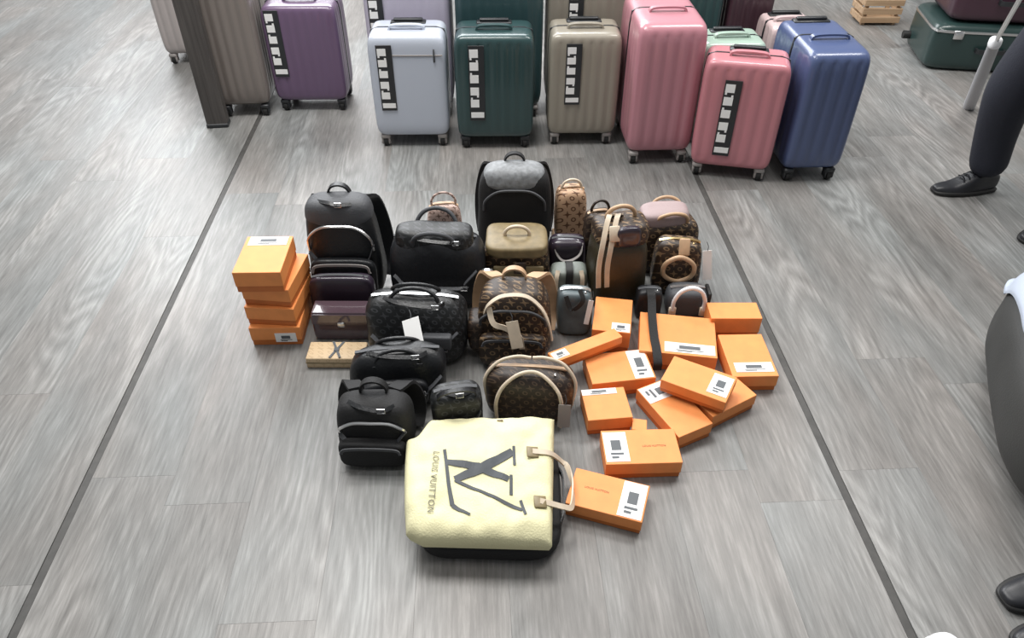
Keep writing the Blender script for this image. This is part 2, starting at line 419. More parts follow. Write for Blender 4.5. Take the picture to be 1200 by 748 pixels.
# second row
suitcase('taupe tall suitcase right beside the dark wooden post', -1.125, 3.655, .25, .40, .69, (.19, .165, .15), 2, None, wheelmat='darkplastic')
suitcase('large lilac suitcase with a lettered tag behind the pale silver-blue one', -.300, 3.55, .38, .25, .72, (.47, .44, .54), YAW, (-.135, .58, .97))
suitcase('large dark teal suitcase behind the dark green small one', .108, 3.52, .39, .26, .70, (.030, .066, .072), YAW, None)
suitcase('large champagne suitcase with a lettered tag behind the small champagne one', .498, 3.53, .35, .26, .70, (.27, .245, .205), YAW, (-.05, .58, .97))
suitcase('pale green suitcase, only its top showing behind the small pink one', 1.085, 3.19, .28, .21, .455, (.34, .45, .38), 0, None)
suitcase('dark teal tall suitcase behind the tall pink one, beside a maroon one', 1.035, 3.66, .20, .32, .70, (.028, .062, .066), 0, None)
suitcase('dark maroon tall suitcase behind the pale green one', 1.27, 3.66, .21, .32, .70, (.055, .026, .036), 0, None)
suitcase('pale pink suitcase half hidden behind the dark blue one', 1.385, 3.335, .21, .22, .47, (.60, .47, .47), 0, None)
suitcase('pale rose-grey suitcase peeking out left behind the dark wooden post', -1.60, 4.30, .20, .32, .66, (.42, .38, .37), 0, None)

# dark wooden post
p = thing('wooden_post', 'dark wooden post at the left end of the suitcase row', 'post', (-1.235, 3.385, 0), (0, 0, R(4)))
b = new(); rbox(b, .095, .06, 2.0, (0, 0, 1.0), .004); obj('shaft', b, M['post'], p, smooth=False)
b = new(); rbox(b, .10, .068, .02, (0, 0, .01), .004); obj('base_plate', b, M['darkplastic'], p, smooth=False)

# ================================================================== ORANGE BOXES
def logo_text(txt, size, mat, parent, loc, rot, name='lettering', proj=None, spacing=1.0):
    cu = bpy.data.curves.new('t', 'FONT'); cu.body = txt; cu.size = size; cu.align_x = 'CENTER'; cu.align_y = 'CENTER'; cu.space_character = spacing
    cu.resolution_u = 2
    o = bpy.data.objects.new('t', cu); COL.objects.link(o)
    bpy.context.view_layer.update()
    me = bpy.data.meshes.new_from_object(o.evaluated_get(bpy.context.evaluated_depsgraph_get()))
    bpy.data.objects.remove(o)
    b = new(); b.from_mesh(me); bpy.data.meshes.remove(me)
    r = bmesh.ops.extrude_face_region(b, geom=b.faces[:])
    bmesh.ops.translate(b, vec=(0, 0, .0005), verts=[v for v in r['geom'] if isinstance(v, bmesh.types.BMVert)])
    if proj:
        for v in b.verts: v.co = proj(v.co)
        return obj(name, b, mat, parent, smooth=False)
    return obj(name, b, mat, parent, loc, rot, False)
def obox(label, x, y, yaw, L, Wd, H, z=0.0, tilt=(0, 0), st=None, front=None, text=False, drawer=False):
    """orange carton: lid over a base; st = sticker (x, y, sx, sy) on the lid"""
    t = thing('orange_box', label, 'box', (x, y, z), (R(tilt[0]), R(tilt[1]), R(yaw)), 'orange gift boxes')
    hl = H * .70
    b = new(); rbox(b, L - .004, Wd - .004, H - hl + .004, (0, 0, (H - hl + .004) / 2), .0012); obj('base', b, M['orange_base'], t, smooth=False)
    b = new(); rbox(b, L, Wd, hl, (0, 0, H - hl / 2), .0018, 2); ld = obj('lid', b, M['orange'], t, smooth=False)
    def stick(loc, rot, sx, sy):
        b = new(); rbox(b, sx, sy, .0012, (0, 0, .0006), .0003)
        s = obj('sticker', b, M['sticker'], t, loc, rot, False)
        b = new()
        rbox(b, sx * .42, sy * .34, .0006, (0, sy * .05, .0014), 0); rbox(b, sx * .55, sy * .07, .0006, (0, -sy * .24, .0014), 0); rbox(b, sx * .3, sy * .07, .0006, (-.1 * sx, -sy * .36, .0014), 0)
        obj('print', b, M['print'], s, smooth=False)
    if st: stick((st[0], st[1], H), (0, 0, R(st[4]) if len(st) > 4 else 0), st[2], st[3])
    if front: stick((front[0], -Wd / 2, front[1]), (R(90), 0, 0), front[2], front[3])
    if text: logo_text('LOUIS VUITTON', .0085, M['brownprint'], t, (text[0], text[1], H + .0001), (0, 0, 0))
    return t
# left stack
sx, sy = -.665, 1.80
obox('bottom box of the orange stack at left, white sticker on its front', -.655, 1.893, -1, .158, .19, .072, 0, st=None, front=(.030, .032, .066, .036))
obox('third orange box down in the left stack, jutting out to the right', -.650, 1.905, -7, .155, .19, .068, .0725)
obox('second orange box down in the left stack, turned to the right', -.648, 1.915, -9, .150, .19, .068, .141)
obox('top box of the orange stack at left, pale sticker along its back edge', -.664, 1.897, -1.5, .142, .19, .074, .2095, st=(0.0, .068, .118, .045))
# heap at right
obox('orange box lying apart beside the cream tote, white sticker at its right end', .295, 1.141, -20.3, .192, .115, .050, st=(.062, 0, .060, .108), text=(-.03, .005))
obox('orange box with white sticker at its left end, lowest of the right heap', .402, 1.283, -.6, .200, .116, .060, st=(-.066, 0, .062, .100), text=(.035, 0))
obox('orange box lying slanted, white sticker across its far end', .522, 1.428, -66, .203, .114, .055, st=(-.066, 0, .062, .110))
obox('orange box propped on two others, white sticker with dark blob at right end', .596, 1.476, -31.6, .186, .112, .045, .0665, st=(.060, .002, .056, .082))
obox('orange box under the propped one, one corner poking out at right', .672, 1.462, 28, .165, .095, .055)
obox('orange box left of centre in the heap, white sticker at its right end', .392, 1.590, 5.7, .190, .125, .060, st=(.062, 0, .056, .118))
obox('small orange box behind the lowest one, pale sticker on its far edge', .333, 1.442, 3.4, .125, .118, .060, st=(-.012, .046, .10, .022))
obox('big orange box at the back of the heap under the hanging black strap', .592, 1.712, -11.4, .232, .185, .070, st=(.035, -.062, .150, .044))
obox('orange box at the back left of the heap, beside the tan-trimmed bucket bag', .402, 1.795, -12, .118, .165, .088, st=(.028, -.06, .056, .040))
obox('orange box at the right edge of the heap, white sticker near the front', .786, 1.621, -1.2, .136, .186, .060, st=(.004, -.055, .112, .040))
obox('small orange box behind the right edge box, standing by the floor seam', .790, 1.800, -2.7, .160, .080, .085)
obox('scrap-sized orange box wedged between the lowest and the slanted box', .416, 1.372, -12, .04, .042, .045)
obox('narrow orange box lying slantwise, its left end reaching the brown backpack', .296, 1.642, 25.6, .235, .045, .040, .0625, st=(-.088, 0, .05, .03))

# ================================================================== CREAM TOTE (lies on its back on a black bag)
ZT, TH = 0.062, 0.060
def tote_map(u, v):
    """u: base(left) -> mouth(right); v: near(0) -> far(1): outline of the slumped bag in metres"""
    xl = -.214 + .016 * (1 - v) ** 2; xr = .138 + .040 * v
    yn = 1.000 - .026 * u + .03 * max(0, .10 - u) * 10 * (1 - v) * .6
    yf = 1.345 + .004 * u
    step = 1 / (1 + math.exp(-(u - .115) * 60))
    yf += -.040 + .058 * step - .012 * max(0, u - .5)
    x = xl + (xr - xl) * u; y = yn + (yf - yn) * v
    return x, y
def tote_top(u, v):
    ed = (1 - abs(2 * u - 1) ** 12) * (1 - abs(2 * v - 1) ** 12)
    z = ZT + TH * (.45 + .55 * max(0, ed) ** .5)
    z += .010 * math.sin(PI * v) * (1 - u)
    x, y = tote_map(u, v)
    z += .0085 * noise.noise(Vector((x * 9, y * 14, 3.1))) + .0065 * noise.noise(Vector((x * 30, y * 22, 7.7)))
    return z
def tote_uv(x, y):
    u, v = .5, .5
    for _ in range(14):
        xx, yy = tote_map(u, v)
        u += (x - xx) / .37; v += (y - yy) / .36
        u = min(1, max(0, u)); v = min(1, max(0, v))
    return u, v
def on_tote(x, y, lift=.0015): return Vector((x, y, tote_top(*tote_uv(x, y)) + lift))
tote = thing('tote_bag', 'cream canvas tote lying flat with a large dark monogram', 'tote bag', (0, 0, 0))
bm = new(); N = 84
topv = [[bm.verts.new((*tote_map(i / N, j / N), tote_top(i / N, j / N))) for j in range(N + 1)] for i in range(N + 1)]
def under(i, j):
    x, y = tote_map(i / N, j / N); cx_, cy_ = -.02, 1.17
    return bm.verts.new((cx_ + (x - cx_) * .965, cy_ + (y - cy_) * .965, ZT))
botv = [[under(i, j) for j in range(N + 1)] for i in range(N + 1)]
for i in range(N):
    for j in range(N):
        bm.faces.new((topv[i][j], topv[i + 1][j], topv[i + 1][j + 1], topv[i][j + 1]))
        bm.faces.new((botv[i][j], botv[i][j + 1], botv[i + 1][j + 1], botv[i + 1][j]))
for i in range(N):
    bm.faces.new((topv[i][0], botv[i][0], botv[i + 1][0], topv[i + 1][0])); bm.faces.new((topv[i][N], topv[i + 1][N], botv[i + 1][N], botv[i][N]))
    bm.faces.new((topv[0][i], topv[0][i + 1], botv[0][i + 1], botv[0][i])); bm.faces.new((topv[N][i], botv[N][i], botv[N][i + 1], topv[N][i + 1]))
body = obj('body', bm, M['cream'], tote)
def stroke(bm, pts, widths, n=10):
    """inked stroke: pixel centre line projected to the cloth, laid on its surface with 1 mm of body"""
    P = []
    for a in range(len(pts) - 1):
        for k in range(n + (a == len(pts) - 2)):
            f = k / n
            P.append((pts[a][0] + (pts[a + 1][0] - pts[a][0]) * f, pts[a][1] + (pts[a + 1][1] - pts[a][1]) * f, widths[a] + (widths[a + 1] - widths[a]) * f))
    Q = []
    for x, y, w in P:
        q = at(x, y, ZT + TH + .005); Q.append((q.x, q.y, w))
    rings = []
    for i, (x, y, w) in enumerate(Q):
        a = Q[max(0, i - 1)]; c = Q[min(len(Q) - 1, i + 1)]
        d = Vector((c[0] - a[0], c[1] - a[1])).normalized(); nr = Vector((-d.y, d.x)) * (w / 2)
        r = []
        for sgn in (-1, -.33, .33, 1):
            pt = (x + nr.x * sgn, y + nr.y * sgn); r.append(bm.verts.new(on_tote(*pt, .0024)))
        rings.append(r)
    for i in range(len(rings) - 1):
        for k in range(3): bm.faces.new((rings[i][k], rings[i + 1][k], rings[i + 1][k + 1], rings[i][k + 1]))
    return bm
bm = new()
# V: thick arm, thin arm, serifs; L: stem, foot, serifs (monogram turned a quarter right: up points right)
stroke(bm, [(601, 528), (566, 549), (533, 562)], [.022, .026, .018])
stroke(bm, [(533, 563), (575, 581), (612, 597)], [.008, .009, .008])
stroke(bm, [(602, 522), (603, 545)], [.007, .007]); stroke(bm, [(610, 586), (616, 603)], [.007, .007])
stroke(bm, [(523, 543), (560, 548), (596, 561)], [.016, .022, .016])
stroke(bm, [(599, 556), (599, 580)], [.007, .008])
stroke(bm, [(521, 528), (523, 543), (526, 570), (530, 592)], [.008, .008, .009, .011])
stroke(bm, [(530, 592), (538, 597), (551, 603)], [.011, .009, .006])
obj('monogram', bm, M['ink'], tote, smooth=False)
c_ = at(508, 566, ZT + TH)
def place_text(co):
    a = R(-93); x = c_.x + co.x * math.cos(a) - co.y * math.sin(a); y = c_.y + co.x * math.sin(a) + co.y * math.cos(a)
    v = on_tote(x, y, .0030); v.z += co.z; return v
logo_text('LOUIS VUITTON', .022, M['inkfaint'], tote, (0, 0, 0), (0, 0, 0), proj=place_text, spacing=1.15)
# handles with brown tabs
for nm, (px, py) in (('a', (624, 531)), ('b', (633, 588))):
    q = at(px, py, ZT + TH); b = new()
    base = on_tote(q.x, q.y, .003)
    rbox(b, .030, .034, .004, (0, 0, 0), .0015); tb = obj('handle_tab', b, M['olive'], tote, base, (0, R(10), 0))
A_, B_ = at(624, 531, ZT + TH), at(633, 588, ZT + TH)
b = new(); ribbon(b, [on_tote(A_.x, A_.y, .006), (A_.x + .045, A_.y, .118), (A_.x + .078, A_.y + .005, .075), (.200, A_.y - .01, .070), (.206, (A_.y + B_.y) / 2, .072), (.196, B_.y + .012, .080), (B_.x + .055, B_.y, .098), (B_.x + .03, B_.y, .110), on_tote(B_.x, B_.y, .006)], .014, .004, side=(0, 1, .2))
obj('handle', b, M['paletan'], tote)
b = new(); rbox(b, .016, .006, .003, (0, 0, 0), .001); q = at(586, 492, ZT + TH); obj('seam_label', b, M['olive'], tote, on_tote(q.x, q.y, .002))
# dark bag under the tote
t = thing('black_bag', 'black flat bag lying under the cream tote, its edges showing', 'bag', (.002, 1.163, 0), (0, 0, R(-4)), 'black bags in the heap')
obj('body', sbox(new(), .352, .345, .060, e=5, n=14, nz=.003, seed=4), M['blackmatt'], t)
b = new(); ribbon(b, [(.165, -.10, .03), (.18, -.06, .045), (.183, .0, .045), (.18, .06, .045), (.165, .10, .03)], .016, .004, side=(0, 0, 1)); obj('strap', b, M['black'], t)

# ================================================================== BAGS
def hang_tag(parent, loc, rot, sx=.035, sz=.10, mat='sticker'):
    b = new(); rbox(b, sx, .0016, sz, (0, 0, -sz / 2), .0006); o = obj('hang_tag', b, M[mat], parent, loc, rot, False)
    b = new(); tube(b, [(0, 0, -.004), (.004, .002, .012), (0, .006, .028)], .0012, 5, 4); obj('tag_string', b, M['charcoal'], o)
    return o
def arc(a, h, y=0, z=0, lean=0, flat=.85):
    return [(-a, y, z), (-a * .98, y + lean * .4, z + h * .45), (-a * .62, y + lean * .85, z + h * flat), (0, y + lean, z + h), (a * .62, y + lean * .85, z + h * flat), (a * .98, y + lean * .4, z + h * .45), (a, y, z)]
def backpack(label, x, y, yaw, w, d, h, body, top=None, trim='black', tilt=(0, 0), group=None, z=0, pocket=True, strapmat='black', taper=-.18, zipmat='charcoal', pzip='charcoal'):
    t = thing('backpack', label, 'backpack', (x, y, z), (R(tilt[0]), R(tilt[1]), R(yaw)), group)
    obj('body', sbox(new(), w, d, h, e=4.2, n=16, tx=taper, ty=-.30, nz=.006, seed=x * 7), M[body], t)
    if top:
        b = new(); sbox(b, w * .86, d * .86, h * .24, e=3.4, n=12, tx=-.12, ty=-.25, nz=.003, seed=x); obj('lit_top_panel', b, M[top], t, (0, 0, h * .775))  # paler top piece stands in for light on the bag's upper side
    if pocket:
        p_ = obj('front_pocket', sbox(new(), w * .82, .05, h * .46, e=5, n=10, ty=-.3, nz=.004, seed=y), M[body], t, (0, -d / 2 - .004, h * .06))
        b = new(); ribbon(b, [(-w * .36, -.030, h * .36), (-w * .30, -.026, h * .425), (0, -.024, h * .435), (w * .30, -.026, h * .425), (w * .36, -.030, h * .36)], .009, .003, side=(0, 0, 1)); obj('pocket_zipper', b, M[pzip], p_)
    yz = -d * .385 - .006
    b = new(); tube(b, [(-w * .40, yz + .012, h * .56), (-w * .375, yz, h * .70), (-w * .22, yz + .002, h * .795), (0, yz, h * .815), (w * .22, yz + .002, h * .795), (w * .375, yz, h * .70), (w * .40, yz + .012, h * .56)], .0045, 6); obj('zipper', b, M[zipmat], t)
    b = new(); ribbon(b, arc(.034, .045, d * .2, h * .955), .020, .006, side=(0, 1, 0)); obj('top_handle', b, M[strapmat], t)
    for s_ in (-1, 1):
        b = new(); ribbon(b, [(s_ * .05, d * .30, h * .94), (s_ * w * .36, d * .62, h * .84), (s_ * w * .46, d * .68, h * .52), (s_ * w * .47, d * .60, h * .22), (s_ * w * .44, d * .38, h * .08)], .042, .009, side=(1, 0, 0)); obj('shoulder_strap', b, M[strapmat], t)
    return t
def purse(label, x, y, yaw, w, d, h, body, e=5, tx=0., ty=0., bulge=.02, nz=.006, z=0, tilt=(0, 0), name='handbag', cat='handbag', group=None, zipper=None, trim=None):
    t = thing(name, label, cat, (x, y, z), (R(tilt[0]), R(tilt[1]), R(yaw)), group)
    obj('body', sbox(new(), w, d, h, e=e, n=16, tx=tx, ty=ty, bulge=bulge, nz=nz, seed=x * 13 + y * 5), M[body], t)
    if zipper:
        b = new(); ribbon(b, [(-w / 2 * (1 + tx) * .86, 0, h * .965), (-w * .2, 0, h * 1.006), (w * .2, 0, h * 1.006), (w / 2 * (1 + tx) * .86, 0, h * .965)], .011, .004, side=(0, 1, 0)); zz = obj('zipper', b, M[zipper], t)
        b = new(); rbox(b, .006, .003, .03, (0, 0, -.014), .001); obj('zipper_pull', b, M['silver' if zipper != 'brass' else 'brass'], zz, (w * .28, -d * .2, h * .99), (R(70), 0, 0))
    if trim:
        for s_ in (-1, 1):
            b = new(); tube(b, [(s_ * w / 2 * .97, -d * .5, .02), (s_ * w / 2 * (1 + tx * .5) * .98, -d * .50, h * .5), (s_ * w / 2 * (1 + tx) * .92, -d * .40, h * .86), (s_ * w / 2 * (1 + tx) * .80, 0, h * .99)], .0045, 6); obj('piping', b, M[trim], t)
    return t
def handles(t, a, hh, d, z, mat, r=.0055, lean=.03, tabs=True):
    for s_ in (-1, 1):
        b = new(); tube(b, arc(a, hh, s_ * d, z, s_ * lean), r, 8); h_ = obj('handle', b, M[mat], t)
        if tabs:
            for q in (-1, 1):
                b = new(); rbox(b, .020, .006, .05, (q * a, s_ * (d + .004), z - .018), .002); obj('handle_tab', b, M[mat], h_)
GB, GM = 'black bags in the heap', 'brown printed bags in the heap'

# --- black column
backpack('black leather backpack standing at the back left of the heap', -.450, 2.065, -3, .258, .15, .375, 'black', top='charcoal', group=GB, strapmat='black', zipmat='silver', pzip='wheelgrey')  # charcoal top paints in the light on this black bag
t = purse('dark purple pouch standing between black backpack and mauve clutch', -.455, 1.930, -3, .205, .045, .170, 'purpleblack', e=6, nz=.003, name='pouch', cat='pouch', zipper='charcoal')
t = purse('shiny dark mauve box clutch sitting behind the beige clutch', -.448, 1.845, -3, .188, .070, .108, 'mauve', e=10, nz=0, bulge=0, name='clutch', cat='clutch')
b = new(); rbox(b, .180, .062, .006, (0, 0, .108), .002); rbox(b, .180, .004, .04, (0, -.036, .088), .0015); obj('flap', b, M['mauve'], t, smooth=False)
b = new(); rbox(b, .022, .006, .018, (0, -.040, .070), .002); obj('clasp', b, M['silver'], t)
t = thing('clutch', 'beige printed clutch lying in front with a dark cross tie', 'clutch', (-.457, 1.722, 0), (0, 0, R(-3)))
b = new(); rbox(b, .178, .078, .040, (0, 0, .020), .004, 2); obj('body', b, M['beigemono'], t)
b = new(); rbox(b, .180, .080, .005, (0, 0, .0215), .001); obj('seam_band', b, M['olive'], t, smooth=False)
b = new(); ribbon(b, [(-.016, -.036, .0415), (.016, .036, .0415)], .007, .002, side=(1, 0, 0), smooth=False); ribbon(b, [(.016, -.036, .0425), (-.016, .036, .0425)], .007, .002, side=(1, 0, 0), smooth=False); rbox(b, .016, .016, .004, (0, 0, .043), .001)
obj('cross_tie', b, M['print'], t, smooth=False)

t = purse('black nylon duffel with grey printed top, behind the white-tagged black bag', -.152, 2.025, -4, .310, .185, .255, 'blackn', e=4, ty=-.35, nz=.012, group=GB, zipper='charcoal')
b = new(); sbox(b, .25, .12, .07, e=4, n=12, nz=.010, ty=-.3, seed=2); obj('printed_top', b, M['blackmono'], t, (0, 0, .215))
handles(t, .065, .075, .045, .23, 'charcoal', .007, .03)
t = purse('pinkish printed pouch peeking out behind the black duffel', -.128, 2.195, 3, .125, .06, .262, 'pinkmono', e=5, nz=.004, tx=-.1, name='pouch', cat='pouch', zipper='tan')
b = new(); tube(b, arc(.04, .05, 0, .255), .004, 6); obj('wrist_loop', b, M['pinkmono'], t)

t = purse('black handbag with a white paper tag lying across it', -.205, 1.752, -5, .300, .180, .225, 'blackmono', e=4, ty=-.4, nz=.012, group=GB, zipper='silver')
handles(t, .070, .050, .030, .205, 'black', .006, -.02)
b = new(); rbox(b, .085, .03, .045, (0, 0, 0), .006, 2); obj('side_pocket', b, M['charcoal'], t, (.07, -.088, .12), (R(-8), 0, 0))
hang_tag(t, (-.002, -.092, .208), (R(-50), R(-24), 0), .054, .160)
t = purse('black rounded handbag with dark zip, between white-tagged bag and round pack', -.248, 1.562, 3, .272, .140, .185, 'black', e=3.6, ty=-.35, nz=.010, group=GB, zipper='charcoal')
handles(t, .060, .045, .040, .155, 'black', .006, -.015)
b = new(); sbox(b, .19, .04, .10, e=4, n=10, nz=.004); obj('front_pocket', b, M['blackn'], t, (-.015, -.062, .02))
t = backpack('small black round-topped backpack, nearest of the black bags', -.300, 1.378, -4, .215, .140, .180, 'blackmatt', group=GB, strapmat='blackmatt', taper=-.1, zipmat='silver')
t = purse('small black printed bag tucked behind the tote corner', -.085, 1.420, 8, .135, .085, .165, 'blackmono', e=4, nz=.008, group=GB, zipper='charcoal')
b = new(); ribbon(b, arc(.05, .06, -.02, .145, -.03), .014, .004); obj('strap', b, M['black'], t)

def loose_strap(parent, pts, w=.014, mat='black'):
    b = new(); ribbon(b, pts, w, .003, side=(.3, 1, .5)); st_ = obj('loose_strap', b, M[mat], parent)
    b = new(); tube(b, [(-.010, 0, -.007), (.010, 0, -.007), (.010, 0, .007), (-.010, 0, .007)], .0018, 6, closed=True, smooth=False)
    m_ = pts[len(pts) // 2]; obj('buckle', b, M['silver'], st_, (m_[0], m_[1] - .004, m_[2] + .002))
for nm_ in [o for o in COL.objects if o.parent is None and o.get('group') == GB and o.name != 'black_bag']:
    bd = [c for c in nm_.children if c.name.split('.')[0] == 'body'][0]; dx, dy, dz = bd.dimensions
    k_ = random.uniform(-.25, .25)
    loose_strap(nm_, [(-dx * .42, -dy * .44, dz * .55), (-dx * .25, -dy * .50 - .006, dz * .42), (dx * (.05 + k_), -dy * .50 - .010, dz * (.34 + k_ * .3)), (dx * .30, -dy * .50 - .006, dz * .46), (dx * .43, -dy * .42, dz * .62)], .012, 'charcoal')
    loose_strap(nm_, [(-dx * .30, -dy * .10, dz * .985), (-dx * .10, -dy * .30, dz * 1.01), (dx * (.10 + k_ * .5), -dy * .36, dz * 1.0), (dx * .30, -dy * .20, dz * .98)], .012, 'black')

# --- brown middle column
backpack('tall black backpack with top painted pale as if lit at the back centre', .118, 2.315, -3, .268, .16, .335, 'blackmatt', top='littop', group=GB, strapmat='blackmatt', pocket=False, taper=-.05)
t = purse('tan bucket pouch with dark print standing right of the tall black backpack', .322, 2.33, 4, .115, .09, .235, 'tanmono', e=5, nz=.005, tx=-.08, group=GM, zipper='tan')
b = new(); tube(b, arc(.035, .045, 0, .22), .005, 6); obj('handle', b, M['paletan'], t)
b = new(); rbox(b, .118, .094, .035, (0, 0, .02), .008, 2); obj('base_trim', b, M['tan'], t)

t = purse('olive tan flap bag in front of the tall black backpack', .115, 2.085, -3, .215, .15, .195, 'mono', e=5, nz=.006, group=GM)
b = new(); sbox(b, .205, .165, .050, e=5, n=12, nz=.004); obj('flap_top', b, M['olive'], t, (0, -.004, .158))
b = new(); rbox(b, .165, .010, .040, (0, 0, 0), .004, 2); obj('front_band', b, M['olive'], t, (.005, -.082, .112), (R(-5), 0, 0))
b = new(); rbox(b, .040, .010, .045, (0, 0, 0), .003); obj('buckle_tab', b, M['monodark'], t, (.01, -.088, .130), (R(-5), 0, 0))
b = new(); tube(b, arc(.040, .040, -.01, .202), .006, 8); obj('top_handle', b, M['paletan'], t)

t = backpack('brown printed backpack with pale tan straps and tag, centre of the heap', .088, 1.755, -5, .245, .17, .250, 'mono', group=GM, strapmat='tan', trim='tan')
b = new(); ribbon(b, [(-.085, -.06, .185), (-.07, -.075, .230), (-.03, -.065, .255), (.035, -.065, .257), (.08, -.075, .225), (.105, -.090, .18), (.118, -.098, .12)], .012, .004, side=(0, 1, .4)); obj('strap', b, M['paletan'], t)
b = new(); ribbon(b, [(-.07, -.07, .215), (-.055, -.100, .18), (-.02, -.108, .17), (.02, -.115, .145), (.03, -.118, .10)], .016, .004, side=(1, 0, .3)); obj('drawstring', b, M['paletan'], t)
hang_tag(t, (-.002, -.105, .195), (R(-22), R(-14), 0), .036, .085, 'paletan')
b = new(); sbox(b, .06, .10, .12, e=4, n=8, nz=.004); obj('side_pocket', b, M['monodark'], t, (-.108, -.02, .03))

t = purse('dark brown barrel bag with pale piping and white tag, just behind the tote', .122, 1.492, -7, .245, .150, .165, 'monodark', e=3.6, ty=-.25, nz=.006, group=GM, zipper='tan')
b = new(); tube(b, [(-.088, -.072, .01), (-.090, -.074, .09), (-.072, -.060, .140), (-.028, -.040, .172), (.02, -.036, .176), (.066, -.058, .150), (.088, -.076, .11), (.090, -.076, .01)], .0055, 8); obj('piping', b, M['paletan'], t)
b = new(); tube(b, [(-.118, -.03, .05), (-.125, -.02, .13), (-.09, 0, .175), (-.04, .01, .19), (0, .012, .186)], .005, 8); obj('handle', b, M['paletan'], t)
b = new(); tube(b, [(.118, -.03, .05), (.125, -.02, .13), (.09, 0, .178), (.04, .01, .19), (0.005, .012, .186)], .005, 8); obj('handle', b, M['paletan'], t)
hang_tag(t, (.098, -.086, .110), (R(-12), 0, 0), .034, .075, 'wheelgrey')

t = purse('small blue-grey bag with pale strap, beside the brown backpack', .285, 1.835, -6, .108, .09, .165, 'bluegrey', e=5, ty=-.2, nz=.005, zipper='silver')
b = new(); ribbon(b, [(-.03, -.035, .16), (-.01, -.052, .12), (.022, -.050, .155), (.012, -.03, .182)], .014, .003, side=(1, 0, 0)); obj('loop', b, M['rubber'], t)
hang_tag(t, (.048, -.045, .155), (R(-12), R(8), 0), .016, .085)
t = purse('small sage grey pouch with dark centre strap, in front of the tan bucket', .284, 2.005, -3, .122, .08, .125, 'greygreen', e=6, nz=.003, name='pouch', cat='pouch')
b = new(); ribbon(b, [(0, -.040, .03), (0, -.042, .09), (0, -.036, .128), (0, 0, .137), (0, .034, .12)], .024, .004, side=(1, 0, 0)); obj('strap', b, M['rubber'], t)
for s_ in (-1, 1):
    b = new(); ribbon(b, [(s_ * .043, -.044, .02), (s_ * .043, -.046, .10), (s_ * .038, -.03, .130)], .014, .004, side=(1, 0, 0)); obj('piping', b, M['paletan'], t)

t = purse('dark plum pouch behind the sage grey pouch', .292, 2.140, -3, .125, .08, .150, 'purpleblack', e=5, nz=.004, name='pouch', cat='pouch', zipper='charcoal')
b = new(); ribbon(b, [(-.05, -.02, .14), (-.03, -.05, .10), (.0, -.052, .085), (.04, -.05, .11), (.05, -.02, .14)], .010, .003, side=(0, 1, .4)); obj('strap', b, M['wheelgrey'], t)
t = purse('small dark brown printed pouch behind the olive bucket bag', .405, 2.185, 6, .100, .07, .225, 'monodark', e=5, nz=.004, name='pouch', cat='pouch', zipper='tan')
b = new(); tube(b, arc(.03, .05, 0, .215), .005, 6); obj('wrist_loop', b, M['monodark'], t)
t = purse('slim grey case standing between the black duffel and the olive flap bag', .012, 1.900, -2, .042, .035, .195, 'greygreen', e=6, nz=.002, name='pouch', cat='pouch', zipper='silver')

# --- right column
t = purse('large dark olive bucket bag with pale tan side straps, right of centre', .442, 2.010, 5, .185, .16, .255, 'oliveblack', e=5, tx=-.05, nz=.005, group=GM)
b = new(); sbox(b, .175, .145, .085, e=4, n=12, nz=.008, ty=-.2, seed=9); obj('printed_top', b, M['mono'], t, (0, 0, .225))
b = new(); sbox(b, .08, .03, .07, e=4, n=8, nz=.004); obj('purple_lining', b, M['purpleblack'], t, (.012, -.062, .240))
for sx_ in (-.078, -.050):
    b = new(); ribbon(b, [(sx_, -.086, .10), (sx_ - .004, -.084, .18), (sx_ + .004, -.075, .255), (sx_ + .03, -.02, .322), (sx_ + .055, .02, .308)], .016, .005, side=(1, 0, 0)); obj('strap', b, M['paletan'], t)
b = new(); rbox(b, .034, .006, .05, (0, 0, 0), .003); obj('leather_patch', b, M['paletan'], t, (-.036, -.066, .292), (R(-25), 0, 0))
b = new(); tube(b, arc(.045, .055, .01, .295, -.01), .007, 8); obj('top_handle', b, M['tan'], t)

t = purse('brown printed tote with dusky mauve top at the back right', .640, 2.168, 3, .205, .12, .205, 'mono', e=5, nz=.006, group=GM)
b = new(); sbox(b, .17, .10, .06, e=4, n=12, nz=.008, seed=3); obj('mauve_scarf', b, M['dusk'], t, (-.015, 0, .185))
handles(t, .055, .055, .035, .195, 'tan', .006, .02)
t = purse('brown printed bag with tan ring handle and white tag at the right', .650, 2.030, -7, .155, .10, .205, 'mono', e=5, nz=.005, ty=-.15, group=GM, zipper='brass')
b = new(); tube(b, [(-.045, -.06, .10), (-.045, -.066, .15), (0, -.066, .178), (.045, -.066, .15), (.045, -.06, .10), (0, -.058, .075)], .008, 8, closed=True); obj('ring_handle', b, M['tan'], t)
b = new(); rbox(b, .035, .012, .055, (0, 0, 0), .004, 2); obj('leather_patch', b, M['tan'], t, (.01, -.045, .205), (R(-30), 0, 0))
hang_tag(t, (.088, -.03, .185), (R(-12), R(-8), 0), .030, .105)
t = purse('small dark bag with white rope handle, nearest of the right-hand bags', .662, 1.905, -3, .130, .085, .105, 'charcoal', e=4, nz=.004, group=GM, zipper='silver')
b = new(); tube(b, arc(.050, .095, -.050, .045, -.005), .007, 8); obj('rope_handle', b, M['white'], t)
for s_ in (-1, 1):
    b = new(); rbox(b, .024, .010, .036, (s_ * .050, -.050, .040), .003); obj('handle_tab', b, M['paletan'], t)
b = new(); rbox(b, .012, .06, .09, (.070, 0, .05), .003); obj('side_panel', b, M['rubber'], t)
t = purse('small blue-black bag whose strap hangs over the big orange box', .535, 1.895, -3, .085, .055, .110, 'blackn', e=5, nz=.004, group=GB, zipper='charcoal')
